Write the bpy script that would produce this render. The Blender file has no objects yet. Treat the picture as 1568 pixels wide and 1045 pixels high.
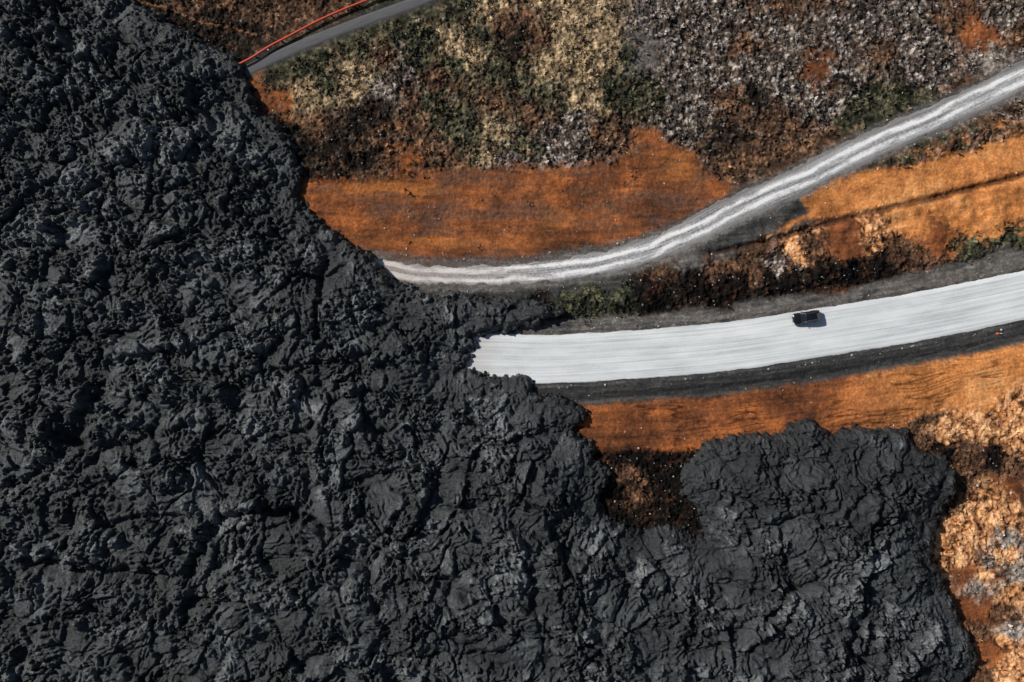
import bpy, bmesh, math, random
import numpy as np
from mathutils import Vector

S=0.12                     # metres per map unit
CX,CY=784.0,522.5          # map origin
rng=np.random.default_rng(7); random.seed(7)
def W(px,py): return ((px-CX)*S, (CY-py)*S)

# ------------------------------------------------------------------ noise
def tab(seed):
    r=np.random.default_rng(seed)
    return r.permutation(256).astype(np.int32), r
def _hash(p,ix,iy): return p[(p[ix&255]+iy)&255]
def perlin(x,y,seed=0):
    p,r=tab(seed); a=r.random(256)*2*np.pi
    gx=np.cos(a).astype(np.float32); gy=np.sin(a).astype(np.float32)
    fx=np.floor(x); fy=np.floor(y)
    ix=fx.astype(np.int32); iy=fy.astype(np.int32)
    x=(x-fx).astype(np.float32); y=(y-fy).astype(np.float32)
    u=x*x*x*(x*(x*6-15)+10); v=y*y*y*(y*(y*6-15)+10)
    def g(dx,dy):
        h=_hash(p,ix+dx,iy+dy); return gx[h]*(x-dx)+gy[h]*(y-dy)
    a0=g(0,0);b0=g(1,0);c0=g(0,1);d0=g(1,1)
    a0=a0+(b0-a0)*u; c0=c0+(d0-c0)*u
    return (a0+(c0-a0)*v)*1.45
def fbm(x,y,sc,o=4,seed=0,gain=0.5):
    t=0;A=1;n=0
    for i in range(o):
        k=2.03**i/sc
        t=t+A*perlin(x*k+17.3*i,y*k-9.1*i,seed+i*13); n+=A; A*=gain
    return t/n*1.3
def worley(x,y,sc,seed=0):
    p,r=tab(seed); jx=r.random(256).astype(np.float32); jy=r.random(256).astype(np.float32)
    x=x/sc;y=y/sc
    fx=np.floor(x);fy=np.floor(y);ix=fx.astype(np.int32);iy=fy.astype(np.int32)
    x=(x-fx).astype(np.float32);y=(y-fy).astype(np.float32)
    F1=np.full(x.shape,9,np.float32);F2=F1.copy();ID=np.zeros(x.shape,np.int32);DX=np.zeros(x.shape,np.float32);DY=DX.copy()
    for a in(-1,0,1):
        for b in(-1,0,1):
            h=_hash(p,ix+a,iy+b); dx=a+jx[h]-x; dy=b+jy[h]-y
            d=np.sqrt(dx*dx+dy*dy); m=d<F1
            F2=np.where(m,F1,np.minimum(F2,d)); ID=np.where(m,h,ID)
            DX=np.where(m,dx,DX);DY=np.where(m,dy,DY);F1=np.where(m,d,F1)
    return F1,F2,ID,DX,DY
def sst(a,b,x):
    t=np.clip((x-a)/(b-a),0,1); return t*t*(3-2*t)
def slabs(x,y,sc,seed,tilt=1.0,ew=.18,floor=.3):
    F1,F2,ID,DX,DY=worley(x,y,sc,seed)
    r=np.random.default_rng(seed+99); tx=(r.random(256)-.5).astype(np.float32);ty=(r.random(256)-.5).astype(np.float32);th=r.random(256).astype(np.float32)
    e=sst(0.0,ew,F2-F1)
    dome=np.sqrt(np.clip(1-(F1/1.0)**2,0,1))
    ox=(r.random(256)*1.6-.8).astype(np.float32);oy=(r.random(256)*1.6-.8).astype(np.float32)
    rr=np.sqrt((DX+ox[ID])**2+(DY+oy[ID])**2)
    return (th[ID]*0.45+tilt*(tx[ID]*DX+ty[ID]*DY)*1.6+0.45*dome)*(floor+(1-floor)*e), th[ID], rr

# ------------------------------------------------------------------ map outlines
def catmull(P,step=4.0):
    P=[np.array(p,float) for p in P]; out=[]
    n=len(P)
    for i in range(n-1):
        p0=P[max(i-1,0)];p1=P[i];p2=P[i+1];p3=P[min(i+2,n-1)]
        k=max(2,int(np.linalg.norm(p2-p1)/step))
        for j in range(k):
            t=j/k
            out.append(0.5*((2*p1)+(-p0+p2)*t+(2*p0-5*p1+4*p2-p3)*t*t+(-p0+3*p1-3*p2+p3)*t**3))
    out.append(P[-1]); return np.array(out)
MAIN=[(560,538),(650,545),(760,549),(850,550),(1000,541),(1130,529),(1260,509),(1400,486),(1568,452),(1700,420),(2100,300),(3000,-50),(6000,-1200)]
TRACK=[(540,404),(590,412),(640,420),(700,422),(800,419),(900,407),(980,388),(1050,360),(1110,329),(1170,302),(1220,280),(1280,249),(1350,216),(1420,186),(1500,150),(1568,116),(1700,50),(2200,-200),(5000,-1300)]
PATH=[(340,128),(383,106),(440,79),(500,54),(560,31),(610,13),(650,-2),(760,-50),(1000,-190),(2000,-900)]
LAVA=[(150,-160),(200,-5),(235,20),(290,50),(335,72),(375,98),(385,140),(400,170),(435,195),(455,225),(465,270),(458,302),(490,340),(520,362),(565,388),(590,415),(615,436),(650,450),(700,446),(760,457),(810,457),(840,466),(862,478),(830,497),(790,506),(752,510),(722,518),(735,530),(715,542),(722,552),(704,566),(735,568),(765,579),(790,572),(812,581),(820,600),(860,608),(902,626),(896,645),(878,660),(905,675),(912,700),(938,725),(920,755),(925,785),(955,803),(985,812),(1020,800),(1045,812),(1076,822),(1074,790),(1047,758),(1040,718),(1060,700),(1082,675),(1115,670),(1150,660),(1200,664),(1215,646),(1235,640),(1262,655),(1275,667),(1310,650),(1345,655),(1385,655),(1395,680),(1420,692),(1445,700),(1458,725),(1460,750),(1438,775),(1430,800),(1424,850),(1440,880),(1455,920),(1470,950),(1490,985),(1490,1020),(1470,1050),(1500,1150),(1450,1400),(1700,1900),(2000,3500),(0,9000),(-14000,9000),(-16000,-2000),(-4000,-3500),(-400,-1200),(60,-500)]
def poly_sdf(px,py,poly):
    P=np.array(poly,np.float32); n=len(P)
    d=np.full(px.shape,1e18,np.float32); ins=np.zeros(px.shape,bool)
    for i in range(n):
        ax,ay=P[i];bx,by=P[(i+1)%n]; ex=bx-ax;ey=by-ay
        wx=px-ax;wy=py-ay
        t=np.clip((wx*ex+wy*ey)/(ex*ex+ey*ey),0,1)
        d=np.minimum(d,(wx-ex*t)**2+(wy-ey*t)**2)
        if ay!=by:
            c=((ay>py)!=(by>py))&(px<(ex)*(py-ay)/(by-ay)+ax); ins^=c
    d=np.sqrt(d); return np.where(ins,d,-d)
def line_dist(px,py,pts):      # signed: + is on the right-hand/lower side
    P=np.array(pts,np.float32); best=np.full(px.shape,1e18,np.float32); sg=np.zeros(px.shape,np.float32)
    for i in range(len(P)-1):
        ax,ay=P[i];bx,by=P[i+1];ex=bx-ax;ey=by-ay;wx=px-ax;wy=py-ay
        t=np.clip((wx*ex+wy*ey)/(ex*ex+ey*ey),0,1)
        q=(wx-ex*t)**2+(wy-ey*t)**2; m=q<best
        best=np.where(m,q,best); sg=np.where(m,np.sign(ex*wy-ey*wx),sg)
    return np.sqrt(best)*sg

# ------------------------------------------------------------------ grid
def axis(h,step,far):
    c=list(np.arange(-h,h+step/2,step)); d=step;x=c[-1];hi=[]
    while x<far: d*=1.10; x+=d; hi.append(x)
    lo=[-v for v in hi][::-1]
    return np.array(lo+c+hi,np.float32)
STEP=0.15
ax_=axis(98,STEP,2600); ay_=axis(67,STEP,2600)[::-1]
XX,YY=np.meshgrid(ax_,ay_); H_,W_=XX.shape
PX=(XX/S+CX).astype(np.float32); PY=(CY-YY/S).astype(np.float32)

dm=line_dist(PX,PY,catmull(MAIN,40)); dt=line_dist(PX,PY,catmull(TRACK,40)); dp=line_dist(PX,PY,catmull(PATH,60))
near=np.minimum(np.minimum(np.abs(dm)-38,np.abs(dt)-20),np.abs(dp)-10)
free=sst(2,60,near)
nb=fbm(PX,PY,330,3,5)
base=1.6*nb*free
lav0=poly_sdf(PX,PY,LAVA)
lav=lav0+5*fbm(PX,PY,34,3,21)+4.2*perlin(PX/11,PY/11,23)+2.4*perlin(PX/4.6,PY/4.6,24)

# ------------------------------------------------------------------ soil classes
CL=dict(O=[(64,41,30),(126,75,45),(184,108,57)],B=[(11,10,9),(26,20,17),(78,50,36)],R=[(30,22,18),(90,66,50),(168,122,88)],
 G=[(16,19,14),(58,60,45),(132,126,96)],C=[(52,44,34),(148,126,96),(228,200,158)],S=[(24,21,19),(92,81,73),(214,202,192)],
 K=[(34,35,36),(62,62,61),(104,101,97)],V=[(50,48,46),(98,94,90),(160,154,148)],P=[(56,35,24),(188,130,84),(234,182,132)],
 Y=[(126,78,42),(198,128,72),(224,164,106)],W=[(70,61,54),(144,133,122),(224,214,202)])
names=list(CL); 
CP="""230,30,B 270,70,B 330,30,B 350,80,B 300,12,R 380,50,B 400,20,R 450,20,R 500,8,R 360,5,R 250,50,B 320,60,B 300,35,B 370,75,B
420,115,G 470,95,G 540,70,G 600,45,G 650,20,G 700,8,G 400,138,O 430,160,O 415,190,B 470,150,C 500,130,G 480,190,R 500,235,B 555,245,B 530,210,B 450,220,B 480,235,B 430,200,B
540,135,C 560,115,C 592,140,W 606,132,S 575,165,B 555,180,B 615,105,S 600,200,R 620,240,O 580,262,R 640,90,G 660,150,G 690,60,C 720,90,C 700,190,G 720,215,G 745,228,C 760,200,C
680,240,R 640,210,R 790,50,B 790,78,B 765,40,R 822,60,R 790,20,R 760,110,G 800,120,G 760,150,R 750,10,C 740,50,G 840,100,C 870,50,C 900,120,C 890,150,C 900,20,C 850,10,C 930,60,C 850,150,G
820,180,R 880,190,S 940,120,G 950,150,G 960,80,G 930,200,R 800,220,G 850,225,S 780,245,S 985,40,S 985,90,V 975,60,V 985,140,G 620,150,R 640,60,G 590,90,R 700,100,G 880,80,C 910,90,C 670,120,R
1030,30,S 1100,30,S 1180,40,S 1030,100,S 1090,110,S 1060,160,S 1040,190,S 1120,160,R 1150,110,S 1180,190,R 1120,215,B 1130,250,R 1180,240,R 1230,60,S 1250,100,O 1210,140,S 1290,60,S 1300,110,S 1260,170,S 1160,150,B
1340,40,S 1380,90,S 1330,160,G 1370,168,G 1400,150,G 1350,180,G 1430,60,S 1450,110,S 1460,30,R 1500,50,O 1540,20,S 1520,90,W 1560,60,R 1560,90,S 1480,135,R 1300,190,G 1280,215,R 1400,20,S 1200,10,R 1130,70,R 1220,210,R 1100,60,S 1200,100,S 1420,120,S 1350,80,R
1215,380,P 1190,398,S 1240,378,R 1300,378,O 1330,358,P 1400,340,Y 1470,330,Y 1540,310,Y 1510,345,Y 1550,290,Y 1290,350,O 1440,368,O 1380,385,R 1490,385,G 1540,372,G 1520,395,G 1420,408,R 1350,405,B 1300,412,B 1250,415,B 1180,425,B
1130,435,B 1100,412,R 1150,410,R 1060,430,B 1000,435,B 1000,412,R 950,450,G 900,452,G 870,438,K 800,438,K 1050,395,V 870,468,G 820,465,B 1000,462,B 1100,450,B 1200,435,B 1100,370,V 1150,345,K 1190,330,K 1210,318,K 1130,372,K 1160,385,R 940,432,K
1300,620,O 1150,630,O 1000,640,O 920,650,O 1400,600,Y 1500,570,Y 1560,560,Y 1500,610,Y 1560,600,P 1420,640,R 1450,660,P 1500,650,P 1550,670,P 1480,690,R 1520,700,B 1550,720,R 1490,730,R 1530,760,P 1460,800,P 1500,790,P
1550,800,P 1545,825,W 1520,860,S 1560,880,W 1470,850,P 1480,880,O 1500,900,W 1550,910,P 1480,930,O 1530,940,R 1500,970,R 1550,970,W 1520,1000,O 1550,1030,P 1500,1030,R 1540,1060,P 1410,675,R 1440,690,B 1540,850,P 1480,830,P 1450,780,R 1510,880,P 1540,990,P 1510,935,O 1550,745,O
930,690,B 970,700,B 1010,700,B 1040,690,B 960,730,R 940,760,B 980,765,R 1010,740,B 1020,780,B 970,790,B 1060,790,B 1062,668,R 1000,672,B 1030,760,B 1050,740,B 990,720,B 930,740,B
2000,0,S 2000,600,P 1800,900,W 1700,300,R 1900,-500,R 900,-300,G 1300,-300,S 1800,1400,R 500,-300,R"""
pts=[(float(a),float(b),names.index(c)) for a,b,c in (t.split(',') for t in CP.split())]
wx=PX+14*fbm(PX,PY,46,4,31,.6)+5*perlin(PX/9,PY/9,33); wy=PY+12*fbm(PX,PY,42,4,41,.6)+5*perlin(PX/8,PY/8,43)
wt=np.zeros((len(names),)+PX.shape,np.float32)
for a,b,c in pts:
    q=((wx-a)**2+((wy-b)*1.2)**2+90); wt[c]+=1.0/(q*q)*1e5
wt/=wt.sum(0)
hill=sst(-160,-210,dm)*1.0
for k,v in dict(R=.10,G=.09,S=.06,C=.02,B=.06).items(): wt[names.index(k)]+=v*hill
for k in range(len(names)):
    wt[k]*=np.exp(3.9*fbm(PX,PY,20,5,600+31*k,0.8))
wt=wt**1.5; wt/=wt.sum(0)
def override(mask,cls):
    global wt
    wt*=(1-mask); wt[names.index(cls)]+=mask
jit=5*fbm(PX,PY,26,4,51)+2.5*perlin(PX/5,PY/5,52)
UP=[(440,270),(470,278),(560,272),(640,264),(700,258),(800,250),(870,256),(930,248),(965,232),(975,192),(1000,196),(1030,215),(1066,232),(1080,262),(1125,285),(1110,312),(1040,348),(950,376),(820,396),(700,404),(590,402),(500,380),(430,300)]
upm=sst(-9,12,poly_sdf(PX,PY,UP)+jit*1.6+9*fbm(PX,PY,9,3,53,.8)); override(upm*.95,'O')
RT=[(1222,300),(1290,266),(1400,252),(1480,232),(1568,206),(1900,120),(1900,200),(1568,266),(1450,296),(1300,330),(1225,340),(1160,372),(1200,345),(1238,325)]
rtm=sst(-3,5,poly_sdf(PX,PY,RT)+jit*.8); override(rtm,'Y')
DK=[(1120,372),(1180,340),(1240,322),(1205,306),(1235,288),(1180,300),(1120,335),(1060,375),(1070,395)]
override(sst(-7,9,poly_sdf(PX,PY,DK)+jit*1.2)*0.9,'K')
LO=[(860,624),(1050,614),(1200,605),(1350,577),(1450,556),(1568,522),(1900,440),(1900,520),(1568,590),(1450,628),(1390,642),(1380,690),(900,690),(860,660)]
lom=sst(-5,7,poly_sdf(PX,PY,LO)+jit*.9)
rightness=sst(1230,1480,PX)
override(lom*(1-rightness)*.97,'O'); override(lom*rightness*0.8,'Y')
edgej=jit*0.9
override(sst(78,68,dm+edgej)*sst(20,30,dm),'K')
uw=62+edgej+10*perlin(PX/60,PY/60,61)+sst(1250,1500,PX)*8-sst(1200,900,PX)*4
vm=sst(-uw-6,-uw+6,dm)*(dm<0)*0.9
override(vm,'V'); override(vm*sst(.1,.5,fbm(PX/3,dm,14,3,63)+.25*sst(-48,-60,dm))*.9,'K')
override(sst(32,20,np.abs(dt)+edgej)*0.85,'V')
override(sst(16,11,np.abs(dp)+edgej*0.3)*0.6,'K')

# textures per class
w1,_,wid,_,_=worley(PX+4*perlin(PX/9,PY/9,70),PY+4*perlin(PX/9,PY/9,71),8.5,72)
w2,_,wid2,_,_=worley(PX,PY,4.6,76)
wr=np.random.default_rng(5).random(256).astype(np.float32)
n_m=0.5+0.62*fbm(PX,PY,24,5,73,0.75)+0.35*(0.45-w1)+.18*(wr[wid]-.5)
n_f=0.5+0.62*fbm(PX,PY,9,4,75,0.8)+.25*(wr[wid2]-.5)
st_u=0.5+0.5*fbm(PX/9,PY+5*perlin(PX/90,PY/60,80)+2*perlin(PX/25,PY/20,79),9,4,81,0.7)
st_r=0.5+0.5*fbm(PX/12,dm+3*perlin(PX/70,PY/50,84),8,4,83,0.75)
st_k=0.5+0.6*fbm(PX/14,dm+2*perlin(PX/70,PY/50,87),5,4,88,0.75)
patch=fbm(PX,PY,90,5,85,.6)
streak=np.where(dm<-150,st_u,st_r)
streak=np.clip(streak*0.75+0.11+0.75*patch+0.36*(n_f-.5)-.03,0,1)
def lin(c): 
    c=np.array(c)/255.; return np.where(c<0.04045,c/12.92,((c+0.055)/1.055)**2.4)
def ramp(n,cols):
    n=np.clip(n,0,1)[...,None]; a,b,c=[lin(k).astype(np.float32) for k in cols]
    return np.where(n<0.5,a+(b-a)*(n*2),b+(c-b)*(n*2-1))
hc=lambda v,k,o=.5: (v-.5)*k+o
src=dict(O=streak,Y=streak*.7+.3*n_m,K=np.clip(.75*st_k+.25*n_f,0,1),V=.4*n_f+.5*st_k+.05,
  B=hc(n_m,1.6,.26),R=hc(.6*n_m+.4*n_f,1.6,.43),G=hc(.5*n_m+.5*n_f,1.7,.45),C=hc(.5*n_f+.5*n_m,1.8,.49),S=hc(n_f*.6+n_m*.4,1.9,.44),P=hc(n_m,2.2,.52),W=hc(n_f*.6+.4*n_m,1.7,.42))
COL=np.zeros(PX.shape+(3,),np.float32)
for i,k in enumerate(names): COL+=wt[i][...,None]*ramp(src[k],CL[k])
gb=upm*sst(.0,.5,fbm(PX/3.5,PY,26,4,141,.6)+.35*np.exp(-((PY-325)/22)**2)*sst(560,640,PX)+.30*sst(930,900,PX)*sst(285,262,PY)*sst(640,760,PX))[...]*.65
COL=COL*(1-gb[...,None])+gb[...,None]*(lin((100,74,60)).astype(np.float32)*(.55+.9*n_f[...,None]))
ob_=upm*(1-gb)*np.clip(np.exp(-((PX-600)/75)**2-((PY-290)/13)**2)+np.exp(-((PX-850)/22)**2-((PY-335)/14)**2)+.8*np.exp(-((PX-1040)/30)**2-((PY-255)/28)**2)+.6*np.exp(-((PX-700)/120)**2-((PY-372)/10)**2),0,1)*(.2+.8*st_u)
COL=COL*(1-ob_[...,None])+ob_[...,None]*lin((198,124,64)).astype(np.float32)
ril=sst(0.78,0.95,1-np.abs(perlin(PX/80+3,(dm+6*perlin(PX/60,PY/60,93))/7.5,91))*1.5)*sst(-.1,.25,fbm(PX,PY,90,2,92))
COL*= (1-0.6*ril*lom)[...,None]
fpd=np.abs(line_dist(PX,PY,catmull([(150,-25),(215,3),(262,14),(300,32),(345,40),(392,52)],12)))
m=(sst(3.5,1.2,fpd+n_f*1.5)*.7)[...,None]; COL=COL*(1-m)+m*lin((140,98,70)).astype(np.float32)
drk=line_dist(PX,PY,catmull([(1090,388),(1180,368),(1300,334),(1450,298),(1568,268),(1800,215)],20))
m=(sst(7,2,np.abs(drk+3*perlin(PX/20,PY/20,144)+4*(n_f-.5)))*.75)[...,None]; COL=COL*(1-m)+m*lin((62,40,28)).astype(np.float32)  # shadow line below the track, painted dark brown into the soil colour
rough=sum(wt[names.index(k)]*v for k,v in dict(O=.14,Y=.16,K=.18,V=.14,B=.9,R=.9,G=1.0,C=.8,S=1.05,P=.7,W=.8).items())
bump=(0.8*fbm(PX,PY,28,4,101,0.65)+0.50*(0.6-w1)+0.25*(.6-w2)+0.18*perlin(PX/2.7,PY/2.7,103))*rough*np.clip(free*1.3+.15*(near>3),0,1)
bump+=0.06*st_r*sst(2,8,near)*(1-rough)*1.5 - 0.12*ril*lom+ .14*fbm(PX/2,PY,12,4,107,.7)*(1-rough)*sst(2,10,near)
bank=sst(-70,-95,dm)*sst(22,45,dt)*sst(950,1080,PX)
bump+=bank*(1.0*fbm(PX,PY,55,3,109,.5))*(1-.5*rtm)
berm=0.18*np.exp(-((np.abs(dm)-43)/3.0)**2)*(0.6+.6*perlin(PX/9,PY/9,105))+0.12*np.exp(-((np.abs(dt)-26)/3.0)**2)*(0.5+.7*perlin(PX/8,PY/8,106))
GZ=base+bump+berm
GZ=np.where(near<0,-0.03,GZ)
GZ+=-0.8*np.exp(-((np.abs(dm)-66)/10)**2)*np.where(dm>0,1,.7) - .6*np.exp(-(drk/5)**2)

# ------------------------------------------------------------------ lava relief
qx=PX+20*fbm(PX,PY,75,4,201);qy=PY+20*fbm(PX,PY,75,4,211)
sm0=fbm(PX,PY,60,5,221,.6)
smooth=sst(-.10,.20,sm0+0.22*sst(200,700,PY)-.10)
rs=1-0.84*smooth
s00,id00,_=slabs(PX+50*fbm(PX,PY,150,3,226),PY+50*fbm(PX,PY,150,3,227),190,229,.6,.10,.6)
s0,id0,_=slabs(qx,qy,92,228,.9,.12,.45)
s1,id1,r1=slabs(qx,qy,42,230,1.1,.20,.42)
q2x=qx+6*perlin(PX/12,PY/12,241)+2*perlin(PX/5,PY/5,243); q2y=qy+6*perlin(PX/12,PY/12,242)+2*perlin(PX/5,PY/5,244)
s2,id2,r2=slabs(q2x,q2y,20,240,1.4,.25,.4)
s3,id3,_=slabs(q2x,q2y,9.5,250,1.7)
s4,id4,_=slabs(qx,qy,5.2,255,1.9)
cz=np.abs(perlin(qx/95,qy/95,270)); crack=sst(0.04,0.0,cz)*sst(.0,.3,fbm(PX,PY,130,2,275)+.12*sst(300,700,PY))
rope=np.sin(r1*30+5*perlin(PX/16,PY/16,291))*(.1+.9*smooth)*sst(-.3,.1,perlin(PX/40,PY/40,292))
fine=fbm(PX,PY,6.0,3,295,0.85)
din=np.maximum(lav,0)
inner=.45+.55*sst(8,80,din)
T=0.8+1.5*sst(10,200,din)+.8*fbm(PX,PY,240,3,300)*sst(0,60,din)
prof=np.sqrt(np.clip(din/(11+8*np.abs(perlin(PX/30,PY/30,301))),0,1))
detail=1.35*s0+1.25*s1+.85*s2*(0.32+.68*rs)+0.62*s3*rs+.34*s4*rs+0.24*fine*rs+0.19*rope
LZ=T*prof+prof*inner*(2.2*s00+detail-.8*crack)+0.4*nb
ch=np.abs(line_dist(PX,PY,catmull([(-80,770),(30,745),(110,700),(160,620),(190,560),(300,540)],25))+9*perlin(PX/22,PY/22,311))
ch2=np.abs(line_dist(PX,PY,catmull([(60,850),(200,868),(300,868),(340,800),(420,775),(500,800),(640,860),(760,915)],25))+8*perlin(PX/20,PY/20,312))
LZ-=1.5*np.exp(-(ch/11)**2)+1.9*np.exp(-(ch2/8)**2)
LZ=np.where(lav<=0,-0.5,np.maximum(LZ,0.12))
LZ=np.where(lav>0,LZ+base*.6,LZ)
tone=0.49+0.62*fbm(PX,PY,100,5,320,.65)+0.20*(id1-.5)+0.22*(id2-.5)*(1-.5*smooth)+.44*(id3-.5)*rs+.44*(id4-.5)*rs
tone+=.28*(s1-.42)+.20*(s2-.42)          # highlights painted on the raised lobes as a lighter tint
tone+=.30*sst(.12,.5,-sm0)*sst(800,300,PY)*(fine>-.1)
tone=np.clip(tone-0.16*sst(1050,1250,PX)*sst(900,780,PY)-.12*sst(60,10,din)-.2*crack,0,1)  # last term paints shade into the tint along the cracks

# ------------------------------------------------------------------ mesh helpers
def grid_mesh(name,Z,keep=None,col=None,vals=None):
    n=H_*W_; idx=np.arange(n,dtype=np.int32).reshape(H_,W_)
    F=np.stack([idx[:-1,:-1],idx[1:,:-1],idx[1:,1:],idx[:-1,1:]],-1).reshape(-1,4)
    co=np.stack([XX,YY,Z],-1).reshape(-1,3).astype(np.float32)
    sel=np.arange(n)
    if keep is not None:
        k=keep.reshape(-1); F=F[k[F].any(1)]
        sel=np.unique(F); mp=np.zeros(n,np.int32); mp[sel]=np.arange(len(sel)); F=mp[F]; co=co[sel]
    me=bpy.data.meshes.new(name)
    me.vertices.add(len(co)); me.vertices.foreach_set('co',co.ravel())
    me.loops.add(F.size); me.loops.foreach_set('vertex_index',F.ravel().astype(np.int32))
    me.polygons.add(len(F)); me.polygons.foreach_set('loop_start',np.arange(0,F.size,4,dtype=np.int32))
    me.polygons.foreach_set('loop_total',np.full(len(F),4,np.int32))
    me.polygons.foreach_set('use_smooth',np.ones(len(F),bool))
    me.update(calc_edges=True)
    if col is not None:
        a=me.attributes.new('soil','FLOAT_COLOR','POINT'); c=np.ones((len(co),4),np.float32); c[:,:3]=col.reshape(-1,3)[sel]; a.data.foreach_set('color',c.ravel())
    if vals:
        for k,v in vals.items():
            a=me.attributes.new(k,'FLOAT','POINT'); a.data.foreach_set('value',v.reshape(-1)[sel].astype(np.float32))
    ob=bpy.data.objects.new(name,me); bpy.context.collection.objects.link(ob); return ob
def soup(name,V,F,mat,col=None,smooth=False,uv=None):
    me=bpy.data.meshes.new(name); V=np.asarray(V,np.float32); F=np.asarray(F,np.int32); k=F.shape[1]
    me.vertices.add(len(V)); me.vertices.foreach_set('co',V.ravel())
    me.loops.add(F.size); me.loops.foreach_set('vertex_index',F.ravel())
    me.polygons.add(len(F)); me.polygons.foreach_set('loop_start',np.arange(0,F.size,k,dtype=np.int32)); me.polygons.foreach_set('loop_total',np.full(len(F),k,np.int32))
    me.polygons.foreach_set('use_smooth',np.full(len(F),smooth)); me.update(calc_edges=True)
    if col is not None:
        a=me.attributes.new('soil','FLOAT_COLOR','POINT'); c=np.ones((len(V),4),np.float32); c[:,:3]=col; a.data.foreach_set('color',c.ravel())
    if uv is not None:
        l=me.uv_layers.new(name='UVMap'); l.data.foreach_set('uv',np.asarray(uv,np.float32)[F.ravel()].ravel())
    me.materials.append(mat)
    ob=bpy.data.objects.new(name,me); bpy.context.collection.objects.link(ob); return ob

# ------------------------------------------------------------------ materials
class M:
    def __init__(s,name,rough=.9,spec=.3,metal=0):
        s.m=bpy.data.materials.new(name); s.m.use_nodes=True; s.t=s.m.node_tree; s.b=s.t.nodes['Principled BSDF']
        s.b.inputs['Roughness'].default_value=rough; s.b.inputs['Specular IOR Level'].default_value=spec; s.b.inputs['Metallic'].default_value=metal
    def n(s,t,**k):
        o=s.t.nodes.new(t)
        for a,b in k.items(): setattr(o,a,b)
        return o
    def l(s,a,b): s.t.links.new(a,b)
    def noise(s,scale,vec,det=4,rough=.6):
        o=s.n('ShaderNodeTexNoise'); o.inputs['Scale'].default_value=scale; o.inputs['Detail'].default_value=det; o.inputs['Roughness'].default_value=rough; s.l(vec,o.inputs['Vector']); return o.outputs['Fac']
    def rng(s,v,a,b,c,d):
        o=s.n('ShaderNodeMapRange'); s.l(v,o.inputs[0])
        for i,x in enumerate((a,b,c,d)): o.inputs[i+1].default_value=x
        return o.outputs[0]
    def math(s,op,a,b):
        o=s.n('ShaderNodeMath',operation=op)
        for i,x in enumerate((a,b)):
            if isinstance(x,(int,float)): o.inputs[i].default_value=x
            else: s.l(x,o.inputs[i])
        return o.outputs[0]
    def mix(s,f,a,b,mode='MIX'):
        o=s.n('ShaderNodeMix',data_type='RGBA',blend_type=mode)
        for i,x in ((0,f),(6,a),(7,b)):
            if isinstance(x,(int,float)): o.inputs[i].default_value=x
            elif isinstance(x,tuple): o.inputs[i].default_value=x+(1,)
            else: s.l(x,o.inputs[i])
        return o.outputs[2]
    def scale(s,col,f):
        o=s.n('ShaderNodeVectorMath',operation='SCALE'); s.l(col,o.inputs[0]); s.l(f,o.inputs['Scale']); return o.outputs[0]
    def bump(s,h,d,st=1):
        o=s.n('ShaderNodeBump'); o.inputs['Distance'].default_value=d;o.inputs['Strength'].default_value=st; s.l(h,o.inputs['Height']); s.l(o.outputs[0],s.b.inputs['Normal'])
    def base(s,c):
        if isinstance(c,tuple): s.b.inputs['Base Color'].default_value=c+(1,)
        else: s.l(c,s.b.inputs['Base Color'])
g=M('soil_and_moss',.95,.1); tc=g.n('ShaderNodeTexCoord').outputs['Object']
at=g.n('ShaderNodeAttribute',attribute_name='soil').outputs['Color']
n1=g.noise(2.2,tc,5,.75); n2=g.noise(0.35,tc,4,.6)
f=g.math('MULTIPLY',g.rng(n1,.25,.75,.45,1.55),g.rng(n2,.3,.7,.85,1.15))
c=g.scale(at,f)
g.base(c); g.bump(g.noise(4.5,tc,4,.75),.14)
ground=grid_mesh('ground',GZ,None,COL); ground.data.materials.append(g.m)

lm=M('basalt_lava',.55,.5); tc=lm.n('ShaderNodeTexCoord').outputs['Object']
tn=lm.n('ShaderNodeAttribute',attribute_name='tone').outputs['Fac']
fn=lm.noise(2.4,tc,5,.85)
tt=lm.math('ADD',lm.math('MULTIPLY',tn,.85),lm.math('MULTIPLY',lm.math('SUBTRACT',fn,.5),1.5))  # fine noise paints pale flecks into the colour in place of sun glints
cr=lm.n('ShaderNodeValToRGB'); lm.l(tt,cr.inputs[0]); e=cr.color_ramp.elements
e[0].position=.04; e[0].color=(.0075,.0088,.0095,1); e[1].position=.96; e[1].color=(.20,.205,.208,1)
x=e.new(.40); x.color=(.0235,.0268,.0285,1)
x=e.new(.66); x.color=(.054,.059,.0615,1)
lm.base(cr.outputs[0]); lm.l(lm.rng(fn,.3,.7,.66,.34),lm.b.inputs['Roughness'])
lm.bump(lm.noise(3.0,tc,4,.8),.27)
lava=grid_mesh('lava_field',LZ,(lav>0),None,dict(tone=tone)); lava.data.materials.append(lm.m)

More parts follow.
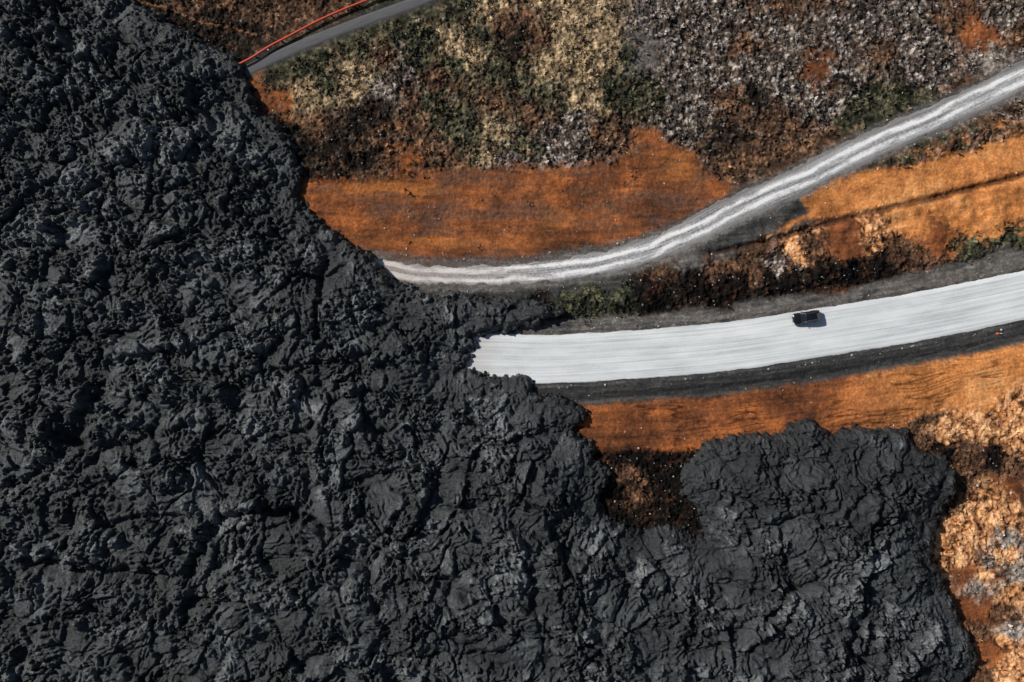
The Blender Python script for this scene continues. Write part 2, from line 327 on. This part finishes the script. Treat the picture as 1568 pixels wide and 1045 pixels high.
# ------------------------------------------------------------------ roads
def ribbon(name,pts,hw,mat,jit=.2,z=.05,N=20,step=.5,seed=1,hwf=None):
    P=catmull(pts,3.0); P=np.array([W(*p) for p in P]); 
    d=np.r_[0,np.cumsum(np.linalg.norm(np.diff(P,axis=0),axis=1))]
    s=np.arange(0,min(d[-1],900),step); Q=np.stack([np.interp(s,d,P[:,0]),np.interp(s,d,P[:,1])],1)
    T=np.gradient(Q,axis=0); T/=np.linalg.norm(T,axis=1)[:,None]; Nn=np.stack([-T[:,1],T[:,0]],1)
    u=np.linspace(-1,1,N+1)
    ww=(hwf(Q[:,0]) if hwf else np.full(len(s),hw))
    jl=ww+jit*(perlin(s*.35,s*0+3.3,seed)+.6*perlin(s*1.3,s*0+8.1,seed+1)); jr=ww+jit*(perlin(s*.35,s*0+13.3,seed+2)+.6*perlin(s*1.3,s*0+18.1,seed+3))
    off=np.where(u[None]>0,u[None]*jl[:,None],u[None]*jr[:,None])
    X=Q[:,0:1]+Nn[:,0:1]*off; Y=Q[:,1:2]+Nn[:,1:2]*off
    Z=z+0.06*(1-u[None]**2)+0*X; Z=np.where(np.abs(u)[None]>.999,-.08,Z)
    V=np.stack([X,Y,Z],-1).reshape(-1,3); n=len(s)
    i=np.arange(n*(N+1)).reshape(n,N+1); F=np.stack([i[:-1,:-1],i[1:,:-1],i[1:,1:],i[:-1,1:]],-1).reshape(-1,4)[:,::-1]
    uv=np.stack([off, s[:,None]+0*off],-1).reshape(-1,2)
    return soup(name,V,F,mat,None,True,uv)
def uvvec(m,su,sv):
    a=m.n('ShaderNodeUVMap'); b=m.n('ShaderNodeMapping'); b.inputs['Scale'].default_value=(su,sv,1); m.l(a.outputs[0],b.inputs[0]); return b.outputs[0]
rm=M('pale_compacted_gravel',.75,.3)
s1_=rm.noise(1,uvvec(rm,2.2,.012),4,.75); s2_=rm.noise(1,uvvec(rm,.30,.08),5,.65); s3_=rm.noise(1,uvvec(rm,5,4),4,.7)
t=rm.math('ADD',rm.math('MULTIPLY',s1_,.50),rm.math('ADD',rm.math('MULTIPLY',s2_,.30),rm.math('MULTIPLY',s3_,.2)))
cr=rm.n('ShaderNodeValToRGB'); rm.l(t,cr.inputs[0]); e=cr.color_ramp.elements
e[0].position=.38; e[0].color=(.38,.395,.395,1); e[1].position=.61; e[1].color=(.78,.79,.78,1); x=e.new(.49); x.color=(.60,.62,.62,1)
geo=rm.n('ShaderNodeSeparateXYZ'); rm.l(rm.n('ShaderNodeTexCoord').outputs['Object'],geo.inputs[0])
br=rm.math('MULTIPLY',rm.rng(geo.outputs[0],-9,-1,.75,0),rm.rng(s3_,.3,.7,.4,1))
c=rm.mix(br,cr.outputs[0],(.36,.30,.26))
sepu=rm.n('ShaderNodeSeparateXYZ'); rm.l(uvvec(rm,1,1),sepu.inputs[0]); au=rm.math('ABSOLUTE',sepu.outputs[0],0)
wb=rm.math('MULTIPLY',rm.math('SUBTRACT',rm.noise(1,uvvec(rm,.0,.03),2,.5),.5),.8)
uo=rm.math('ADD',sepu.outputs[0],wb)
for off_,wd,st_ in((.25,.18,.5),(2.1,.14,.35),(3.3,.14,.30),(-1.5,.16,.35),(-2.9,.14,.4)):
    ln=rm.rng(rm.math('ABSOLUTE',rm.math('ADD',uo,off_),0),.0,wd,st_,0)
    c=rm.mix(rm.math('MULTIPLY',ln,rm.rng(s3_,.35,.65,0,1)),c,(.34,.345,.34))
ed=rm.rng(rm.math('ADD',au,rm.math('MULTIPLY',s3_,.5)),4.5,4.95,0,.7)
c=rm.mix(ed,c,(.24,.21,.19)); rm.base(c); rm.bump(s3_,.05)
ribbon('gravel_road',MAIN,4.62,rm.m,.20,.05,24,.4,401)

tm=M('dirt_track_gravel',.85,.2)
sep=tm.n('ShaderNodeSeparateXYZ'); tm.l(uvvec(tm,1,1),sep.inputs[0])
a1=tm.noise(1,uvvec(tm,1.8,.05),5,.8); a2=tm.noise(1,uvvec(tm,3,2),5,.75); a3=tm.noise(1,uvvec(tm,.4,.16),4,.6)
wob=tm.math('MULTIPLY',tm.math('SUBTRACT',tm.noise(1,uvvec(tm,.0,.07),3,.6),.5),3.0)
uu=tm.math('ABSOLUTE',tm.math('ADD',sep.outputs[0],wob),0)
dd=tm.math('ABSOLUTE',tm.math('SUBTRACT',uu,.9),0)
tr=tm.math('MULTIPLY',tm.rng(dd,0.1,.7,1,0),tm.rng(a3,.36,.55,.25,1))
t=tm.math('ADD',tm.math('MULTIPLY',tr,.38),tm.math('ADD',tm.math('MULTIPLY',a1,1.0),tm.math('MULTIPLY',tm.math('SUBTRACT',a2,.5),.8)))
cr=tm.n('ShaderNodeValToRGB'); tm.l(t,cr.inputs[0]); e=cr.color_ramp.elements
e[0].position=.34; e[0].color=(.12,.117,.112,1); e[1].position=.82; e[1].color=(.80,.785,.77,1); x=e.new(.56); x.color=(.38,.375,.37,1)
gx=tm.n('ShaderNodeSeparateXYZ'); tm.l(tm.n('ShaderNodeTexCoord').outputs['Object'],gx.inputs[0])
c=tm.mix(tm.math('MULTIPLY',tm.rng(gx.outputs[0],-22,10,.5,0),tm.rng(a2,.3,.7,.4,1.3)),cr.outputs[0],(.36,.26,.20))
ed=tm.rng(tm.math('ADD',tm.math('ABSOLUTE',sep.outputs[0],0),tm.math('MULTIPLY',a2,1.4)),2.1,3.0,0,.75)
c=tm.mix(ed,c,(.15,.14,.13))
tm.base(c); tm.bump(a2,.1)
ribbon('dirt_track',TRACK,2.0,tm.m,.6,.04,18,.35,431,lambda x:np.interp(x,[-22,0,25,38,50,70,95],[1.7,1.9,2.4,2.9,2.7,2.7,2.8]))

pm=M('worn_asphalt',.9,.2); pn=pm.noise(1,uvvec(pm,2,.3),4,.7)
pm.base(pm.mix(pn,(.06,.06,.062),(.15,.15,.152))); pm.bump(pm.noise(1,uvvec(pm,8,8),3,.6),.02)
ribbon('asphalt_path',PATH,1.05,pm.m,.06,.05,8,.5,451)

# ------------------------------------------------------------------ sampling helper
fi=np.where(np.abs(ax_)<=98.01)[0]; fj=np.where(np.abs(ay_)<=67.01)[0]
def idx(x,y):
    i=np.clip(np.round((x-ax_[fi[0]])/STEP).astype(int)+fi[0],fi[0],fi[-1]); j=np.clip(np.round((ay_[fj[0]]-y)/STEP).astype(int)+fj[0],fj[0],fj[-1]); return j,i

am=M('heath_tuft',.95,.1); a_=am.n('ShaderNodeAttribute',attribute_name='soil').outputs['Color']; am.base(a_)
N=50000
x=rng.uniform(-97,97,N);y=rng.uniform(-66,66,N);j,i=idx(x,y)
dens=sum(wt[names.index(k)][j,i]*v for k,v in dict(B=.2,R=.35,G=1,C=.9,S=.7,P=.12,W=.25).items())
ok=(rng.random(N)<dens)&(lav[j,i]<-3)&(near[j,i]>9)&(perlin(x*.3,y*.3,500)+rng.random(N)*.9>.30)
x=x[ok];y=y[ok];j=j[ok];i=i[ok];n=len(x)
bl=9
ang=rng.random((n,bl))*2*np.pi; r=(.22+.50*rng.random((n,1))**1.6)*rng.uniform(.6,1.1,(n,bl)); hgt=r*rng.uniform(.4,1.1,(n,bl))
zz=GZ[j,i][:,None]-.03
bw=rng.uniform(.25,.5,(n,bl))
def pt(a,rad,h): return np.stack([x[:,None]+np.cos(a)*rad,y[:,None]+np.sin(a)*rad,zz+h],-1)
A=pt(ang+bw*1.6,r*.25,hgt*0+.03);B=pt(ang-bw*1.6,r*.25,hgt*0+.03);C=pt(ang-bw*.5,r*.9,hgt);D=pt(ang+bw*.5,r*.9,hgt)
V=np.stack([A,B,C,D],2).reshape(-1,3); F=np.arange(len(V)).reshape(-1,4)
tint=rng.uniform(.30,1.6,(n,1,1,1))*rng.uniform(.8,1.2,(n,bl,1,1))
cc=(COL[j,i][:,None,None,:]*tint*np.ones((1,1,4,1))).reshape(-1,3)
soup('heath_tufts',V,F,am.m,np.clip(cc,0,.7))

t_=(1+5**.5)/2
ico=np.array([(-1,t_,0),(1,t_,0),(-1,-t_,0),(1,-t_,0),(0,-1,t_),(0,1,t_),(0,-1,-t_),(0,1,-t_),(t_,0,-1),(t_,0,1),(-t_,0,-1),(-t_,0,1)])/1.9
icf=np.array([(0,11,5),(0,5,1),(0,1,7),(0,7,10),(0,10,11),(1,5,9),(5,11,4),(11,10,2),(10,7,6),(7,1,8),(3,9,4),(3,4,2),(3,2,6),(3,6,8),(3,8,9),(4,9,5),(2,4,11),(6,2,10),(8,6,7),(9,8,1)])
def stones(name,x,y,z,sz,col,mat):
    n=len(x); a=rng.random(n)*6.28; v=ico[None]*rng.uniform(.65,1.25,(n,12,1))*(sz[:,None,None])*np.stack([rng.uniform(.7,1.4,n),rng.uniform(.7,1.2,n),rng.uniform(.5,.9,n)],-1)[:,None]
    X=v[...,0]*np.cos(a)[:,None]-v[...,1]*np.sin(a)[:,None]+x[:,None];Y=v[...,0]*np.sin(a)[:,None]+v[...,1]*np.cos(a)[:,None]+y[:,None];Z=v[...,2]+z[:,None]
    V=np.stack([X,Y,Z],-1).reshape(-1,3); F=(icf[None]+12*np.arange(n)[:,None,None]).reshape(-1,3)
    return soup(name,V,F,mat,np.repeat(col,12,axis=0))
N=60000; x=rng.uniform(-97,97,N);y=rng.uniform(-66,66,N);j,i=idx(x,y)
dens=.04+.35*(wt[names.index('S')]+wt[names.index('W')])[j,i]+.12*(wt[names.index('B')]+wt[names.index('P')])[j,i]+.6*np.exp(-((np.abs(dm[j,i])-43)/3)**2)+.3*np.exp(-((np.abs(dt[j,i])-26)/4)**2)
px_=x/S+CX;py_=CY-y/S
dens+=.35*np.exp(-((px_-625)/25)**2-((py_-320)/14)**2)+.4*np.exp(-((px_-700)/50)**2-((py_-388)/10)**2)
ok=(rng.random(N)<dens*1.0)&(lav[j,i]<-1)&(near[j,i]>2)
x=x[ok];y=y[ok];j=j[ok];i=i[ok]; n=len(x); sz=.05+.17*rng.random(n)**3
lum=rng.uniform(.12,.7,(n,1)); cc=COL[j,i]*.5+lum*np.array([[1,.97,.93]])*.6
stones('loose_stones',x,y,GZ[j,i]+.02,sz,np.clip(cc,0,.8),am.m)
N=60000; x=rng.uniform(-97,97,N);y=rng.uniform(-66,66,N);j,i=idx(x,y)
ok=(np.abs(lav[j,i]-4)<8)&(rng.random(N)<.7)
x=x[ok];y=y[ok];j=j[ok];i=i[ok]; n=len(x); sz=.08+.46*rng.random(n)**3*(lav[j,i]>-2)+.07*rng.random(n)
zz=np.where(lav[j,i]>0,LZ[j,i],np.maximum(GZ[j,i],0))
stones('lava_rubble',x,y,zz+.03,sz,np.repeat(rng.uniform(.01,.045,(n,1)),3,1),am.m)

# ------------------------------------------------------------------ pipeline
def simple(name,c,rough=.5,spec=.5,metal=0):
    m=M(name,rough,spec,metal); tc=m.n('ShaderNodeTexCoord').outputs['Object']; nn=m.noise(6,tc,3,.6)
    m.base(m.mix(nn,tuple(v*.75 for v in c),tuple(min(1,v*1.25) for v in c))); return m.m
red=simple('red_paint',(.55,.06,.03),.5); steel=simple('dark_steel',(.08,.08,.08),.6)
def empty(name,loc=(0,0,0)):
    e=bpy.data.objects.new(name,None); e.location=loc; bpy.context.collection.objects.link(e); return e
def tube(name,P,r,mat,parent=None,n=10):
    P=np.array(P,float);T=np.gradient(P,axis=0);T/=np.linalg.norm(T,axis=1)[:,None]
    up=np.array([0,0,1.]) if abs(T[0][2])<.9 else np.array([1.,0,0]);sd=np.cross(T,up);sd/=np.linalg.norm(sd,axis=1)[:,None];u2=np.cross(sd,T)
    a=np.linspace(0,2*np.pi,n,endpoint=False)
    V=(P[:,None]+r*(np.cos(a)[None,:,None]*sd[:,None]+np.sin(a)[None,:,None]*u2[:,None])).reshape(-1,3)
    F=[(k*n+q,k*n+(q+1)%n,(k+1)*n+(q+1)%n,(k+1)*n+q) for k in range(len(P)-1) for q in range(n)]
    o=soup(name,V,F,mat,smooth=True); o.parent=parent; return o
def box(name,loc,dim,mat,parent=None,rot=0,bev=.02):
    bm=bmesh.new(); bmesh.ops.create_cube(bm,size=1)
    for v in bm.verts: v.co=Vector((v.co.x*dim[0],v.co.y*dim[1],v.co.z*dim[2]))
    if bev: bmesh.ops.bevel(bm,geom=bm.edges[:],offset=bev,segments=2,affect='EDGES')
    me=bpy.data.meshes.new(name);bm.to_mesh(me);bm.free();me.materials.append(mat)
    o=bpy.data.objects.new(name,me);o.location=loc;o.rotation_euler=(0,0,rot);bpy.context.collection.objects.link(o);o.parent=parent;return o
pl=empty('red_pipeline')
pp=catmull([(356,103),(364,102),(385,92),(415,73),(440,60),(470,44),(500,29),(540,12),(575,-1),(640,-22),(800,-90),(1000,-210)],8)
P3=[(*W(*p),.75) for p in pp]; tube('pipe',P3,.2,red,pl)
for k in range(0,len(P3),5):
    box('support_%d'%k,(P3[k][0],P3[k][1],.2),(.2,.3,.75),steel,pl,.5)
mp=empty('road_marker_pole',(*W(1527,511),-.2)); orange=simple('orange_paint',(.6,.16,.04)); white=simple('white_band',(.75,.75,.75))
tube('pole',[(0,0,0),(0.01,0,.6),(0.02,0,1.3)],.06,orange,mp); tube('band',[(.02,0,1.3),(.021,0,1.4),(.022,0,1.5)],.062,white,mp); box('foot',(0,0,.25),(.5,.35,.12),orange,mp)

# ------------------------------------------------------------------ car (front towards local -X)
def car():
    e=empty('black_car',(*W(1232,486.5),.10)); e.rotation_euler=(0,0,math.radians(9.5)); e.scale=(1.10,1.08,1.06)
    paint=M('black_car_paint',.22,.6); paint.b.inputs['Coat Weight'].default_value=.6; tc=paint.n('ShaderNodeTexCoord').outputs['Object']
    paint.base(paint.mix(paint.noise(9,tc,2,.5),(.005,.005,.006),(.009,.009,.011))); paint=paint.m
    glass=simple('tinted_glass',(.008,.01,.012),.06,.8); rub=simple('tyre_rubber',(.02,.02,.02),.85); rim=simple('alloy',(.45,.45,.46),.3,.5,.8)
    lamp=simple('headlamp',(.75,.77,.8),.15); tail=simple('tail_lamp',(.35,.01,.01),.2); chrome=simple('trim',(.5,.5,.5),.25,.5,.9)
    def loft(name,secs,mat,sm=True):
        n=len(secs[0]);V=[v for s in secs for v in s];F=[(k*n+q,(k+1)*n+q,(k+1)*n+(q+1)%n,k*n+(q+1)%n) for k in range(len(secs)-1) for q in range(n)]
        me=bpy.data.meshes.new(name);me.from_pydata(V,[],F+[tuple(range(n)),tuple(range((len(secs)-1)*n,len(secs)*n))[::-1]]);me.materials.append(mat)
        for p in me.polygons:p.use_smooth=sm
        bm=bmesh.new();bm.from_mesh(me);bmesh.ops.recalc_face_normals(bm,faces=bm.faces);bm.to_mesh(me);bm.free()
        o=bpy.data.objects.new(name,me);bpy.context.collection.objects.link(o);o.parent=e
        return o
    def sec(x,hw,zb,zt,crown=.04):
        return [(x,-hw*.88,zb),(x,-hw,zb+.12),(x,-hw*1.0,(zb+zt)/2),(x,-hw*.96,zt-.1),(x,-hw*.86,zt-.02),(x,-hw*.4,zt+crown),(x,hw*.4,zt+crown),(x,hw*.86,zt-.02),(x,hw*.96,zt-.1),(x,hw,(zb+zt)/2),(x,hw,zb+.12),(x,hw*.88,zb)]
    loft('body',[sec(-2.28,.62,.42,.68,.02),sec(-2.2,.80,.34,.82),sec(-2.0,.90,.28,.92),sec(-1.5,.94,.26,.99),sec(-1.0,.95,.26,1.05),sec(0,.95,.26,1.06),sec(1.2,.95,.26,1.07),sec(1.9,.93,.3,1.05),sec(2.15,.88,.36,1.0),sec(2.27,.74,.45,.9,.02)],paint)
    def cs(x,w0,w1,z0,z1): return [(x,-w0,z0),(x,-w1,z1),(x,-w1*.6,z1+.03),(x,w1*.6,z1+.03),(x,w1,z1),(x,w0,z0)]
    loft('windows',[cs(-1.05,.78,.74,1.03,1.06),cs(-.35,.84,.66,1.03,1.55),cs(.3,.85,.68,1.03,1.6),cs(1.5,.84,.66,1.03,1.57),cs(2.1,.78,.70,1.03,1.1)],glass,False)
    loft('roof',[[(x,-w,z),(x,-w*.7,z+.05),(x,w*.7,z+.05),(x,w,z),(x,w*.9,z-.04),(x,-w*.9,z-.04)] for x,w,z in((-.42,.60,1.56),(-.2,.68,1.61),(.5,.70,1.65),(1.3,.69,1.62),(1.62,.6,1.57))],paint)
    box('sunroof',(.15,0,1.705),(.75,.8,.02),glass,e,0,.008)
    for s in(-1,1):
        tube('roof_rail_%d'%s,[(-.2,s*.62,1.68),(.1,s*.62,1.73),(.9,s*.62,1.73),(1.35,s*.60,1.68)],.03,chrome,e,6)
        box('mirror_%d'%s,(-.72,s*1.04,1.08),(.14,.22,.15),paint,e,0,.03)
        box('headlight_%d'%s,(-2.19,s*.64,.76),(.18,.3,.13),lamp,e,s*.35,.03)
        box('tail_light_%d'%s,(2.2,s*.7,.86),(.12,.26,.16),tail,e,-s*.3,.03)
        tube('pillar_f_%d'%s,[(-1.05,s*.79,1.06),(-.7,s*.735,1.33),(-.36,s*.68,1.57)],.035,paint,e,6)
        tube('pillar_b_%d'%s,[(2.08,s*.76,1.1),(1.8,s*.72,1.33),(1.5,s*.68,1.58)],.05,paint,e,6)
        for xx in(-1.4,1.38):
            tube('tyre_%d_%d'%(s,xx*10),[(xx,s*.74,.34),(xx,s*.75,.34),(xx,s*.97,.34),(xx,s*.975,.34)],.35,rub,e,24)
            for q,(rad,yy,mt) in enumerate(((.35,.975,rub),(.23,.982,rim))):
                V=[(xx,s*yy,.34)]+[(xx+rad*math.cos(a),s*yy,.34+rad*math.sin(a)) for a in np.linspace(0,2*math.pi,20,endpoint=False)]
                o=soup('wheel_face_%d_%d_%d'%(s,xx*10,q),V,[(0,k+1,(k+1)%20+1) for k in range(20)],mt); o.parent=e
    box('grille',(-2.27,0,.6),(.06,.8,.2),chrome,e,0,.02); box('number_plate',(2.28,0,.66),(.03,.5,.12),lamp,e,0,.005)
car()

# ------------------------------------------------------------------ light, world, camera
el=math.radians(35); d=Vector((.90*math.cos(el),-.436*math.cos(el),-math.sin(el))).normalized()
sl=bpy.data.lights.new('sun','SUN'); sl.energy=5.0; sl.angle=math.radians(.5); sl.color=(1,.965,.92)
so=bpy.data.objects.new('sun',sl); so.rotation_euler=d.to_track_quat('-Z','Y').to_euler(); so.location=(0,0,200); bpy.context.collection.objects.link(so)
w=bpy.data.worlds.new('World'); bpy.context.scene.world=w; w.use_nodes=True; nt=w.node_tree
sk=nt.nodes.new('ShaderNodeTexSky'); sk.sky_type='NISHITA'; sk.sun_disc=False; sk.sun_elevation=el; sk.sun_rotation=math.atan2(-d.x,-d.y)
nt.links.new(sk.outputs[0],nt.nodes['Background'].inputs[0]); nt.nodes['Background'].inputs[1].default_value=.055
cam=bpy.data.cameras.new('camera'); co=bpy.data.objects.new('camera',cam); bpy.context.collection.objects.link(co)
HH=150; co.location=(0,0,HH); cam.sensor_width=36; cam.lens=36*HH/(1568*S); cam.clip_end=6000; bpy.context.scene.camera=co
sc=bpy.context.scene; sc.view_settings.view_transform='Standard'; sc.view_settings.look='None'; sc.view_settings.exposure=0
